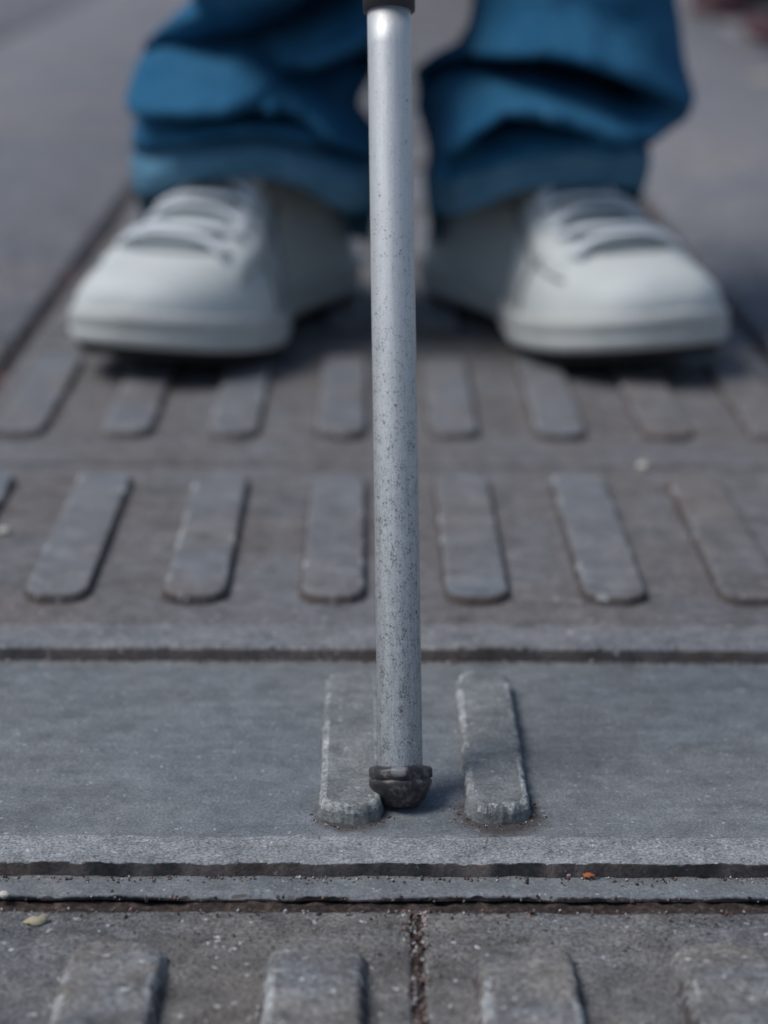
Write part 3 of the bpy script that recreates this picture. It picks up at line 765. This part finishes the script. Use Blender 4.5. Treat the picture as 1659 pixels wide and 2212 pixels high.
tag(pebble('pebble', gp(1388, 1014, ZA), .0032, M['cream'], seed=1), 'small cream pebble on the seam behind the cane, right half', 'pebble')
tag(pebble('pebble', gp(8, 1152, ZA), .0026, M['cream'], seed=2), 'small cream pebble on the guiding tile at the left edge', 'pebble')
tag(pebble('pebble', gp(1228, 1893, ZF+.001), .0013, M['rose'], seed=3), 'tiny pinkish pebble on the low ledge of the smooth tile', 'pebble')
tag(pebble('pebble', gp(8, 1938, ZF+.001), .0016, M['cream'], (1.3, .8, .6), 4), 'white stone chip on the ledge at the left edge', 'pebble')
tag(flake('leaf_scrap', gp(78, 1993, ZF), .0040, .0020, M['leaf'], R(12), 5), 'torn scrap of dry leaf on the nearest left tile', 'leaf')
tag(flake('rust_flake', gp(1272, 1896, ZF+.0015), .0020, .0012, M['rust'], R(-20), 6), 'orange rust flake beside the tiny pebble on the ledge', 'flake')
tag(flake('leaf_scrap', gp(1655, 172, .001), .035, .03, M['leaf'], R(30), 7), 'pale leaf scrap on the paving below the passer-by', 'leaf')

# grit: grains along the joints and strewn over the near tiles
k = NB('mixed_grit'); p = k.pos(); v = k.vor(p, 700)
s_ = k.n('ShaderNodeSeparateColor'); k.l(v.outputs['Color'], s_.inputs[0])
M['grit'] = k.done(k.ramp(s_.outputs[0], [(.1, (.04, .028, .025)), (.4, (.10, .075, .068)), (.65, (.20, .17, .16)), (.82, (.30, .17, .13)), (.93, (.55, .55, .55))]), .85)
def grit():
    rn = np.random.RandomState(5); pts = []
    def add(x, y, z, r): pts.append((x, y, z, r))
    for _ in range(1500):      # joint before the smooth tile
        x = rn.uniform(-.17, .19); y = (YP_led+YF1)/2+rn.normal(0, .0032)
        inj = abs(y-(YP_led+YF1)/2) < (YP_led-YF1)/2
        add(x, y, (ZF-.0045 if inj else ZF+.0006)+rn.uniform(-.001, .0004), abs(rn.normal(.00035, .0002))+.00018)
    for _ in range(700):       # crumbling centre joint
        y = rn.uniform(YF1-.07, YF1+.001); x = XC+rn.normal(0, .0022)*(1.6 if y > YF1-.03 else 1)
        add(x, y, ZF-.0006+rn.uniform(-.001, .0006), abs(rn.normal(.0004, .00025))+.0002)
    for _ in range(700):       # loose over the nearest tiles
        add(rn.uniform(-.12, .14), rn.uniform(YF1-.08, YF1), ZF+.0002, abs(rn.normal(.00022, .00014))+.00012)
    for _ in range(350):       # foot of the lip and of the two bars
        add(rn.uniform(-.16, .18), YP_edge-abs(rn.normal(0, .0018)), ZF+.0014, abs(rn.normal(.00028, .00015))+.00015)
    q0 = gp(1074, 1778, ZP)
    for _ in range(120):
        a = rn.uniform(math.pi*.8, 2.2*math.pi); rr = .0095+abs(rn.normal(0, .0030))
        add(q0.x+rr*math.cos(a)*1.1, q0.y+.008+rr*math.sin(a), ZP+.0002, abs(rn.normal(.00012, .00016))+.00008)
    q0 = gp(757, 1778, ZP)
    for _ in range(60):
        a = rn.uniform(math.pi, 2*math.pi); rr = .0105+abs(rn.normal(0, .0012))
        add(q0.x+rr*math.cos(a)*1.1, q0.y+.008+rr*math.sin(a), ZP+.0002, abs(rn.normal(.00012, .00014))+.00008)
    for _ in range(500):
        y = rn.uniform(YF1, YA0+.4); add(rn.uniform(-.2, .22), YA0-abs(rn.normal(0, .0012)), ZP+.0003, abs(rn.normal(.0003, .0002))+.0001)
    O = np.array([(1, 0, 0), (-1, 0, 0), (0, 1, 0), (0, -1, 0), (0, 0, 1), (0, 0, -1)], float)
    FF = np.array([(0, 2, 4), (2, 1, 4), (1, 3, 4), (3, 0, 4), (2, 0, 5), (1, 2, 5), (3, 1, 5), (0, 3, 5)])
    V = []; F = []
    for i, (x, y, z, r) in enumerate(pts):
        sc = rn.uniform(.6, 1.35, (6, 1)); a = rn.uniform(0, 6.28); ro = np.array([[math.cos(a), -math.sin(a), 0], [math.sin(a), math.cos(a), 0], [0, 0, 1]])
        V.append((O*sc*r)@ro.T+np.array([x, y, z])); F.append(FF+6*i)
    o = mesh_np('grit', np.vstack(V), np.vstack(F), M['grit'], None, False)
    tag(o, 'fine grit and crumbs in the joints and on the nearest tiles', kind='stuff')
grit()
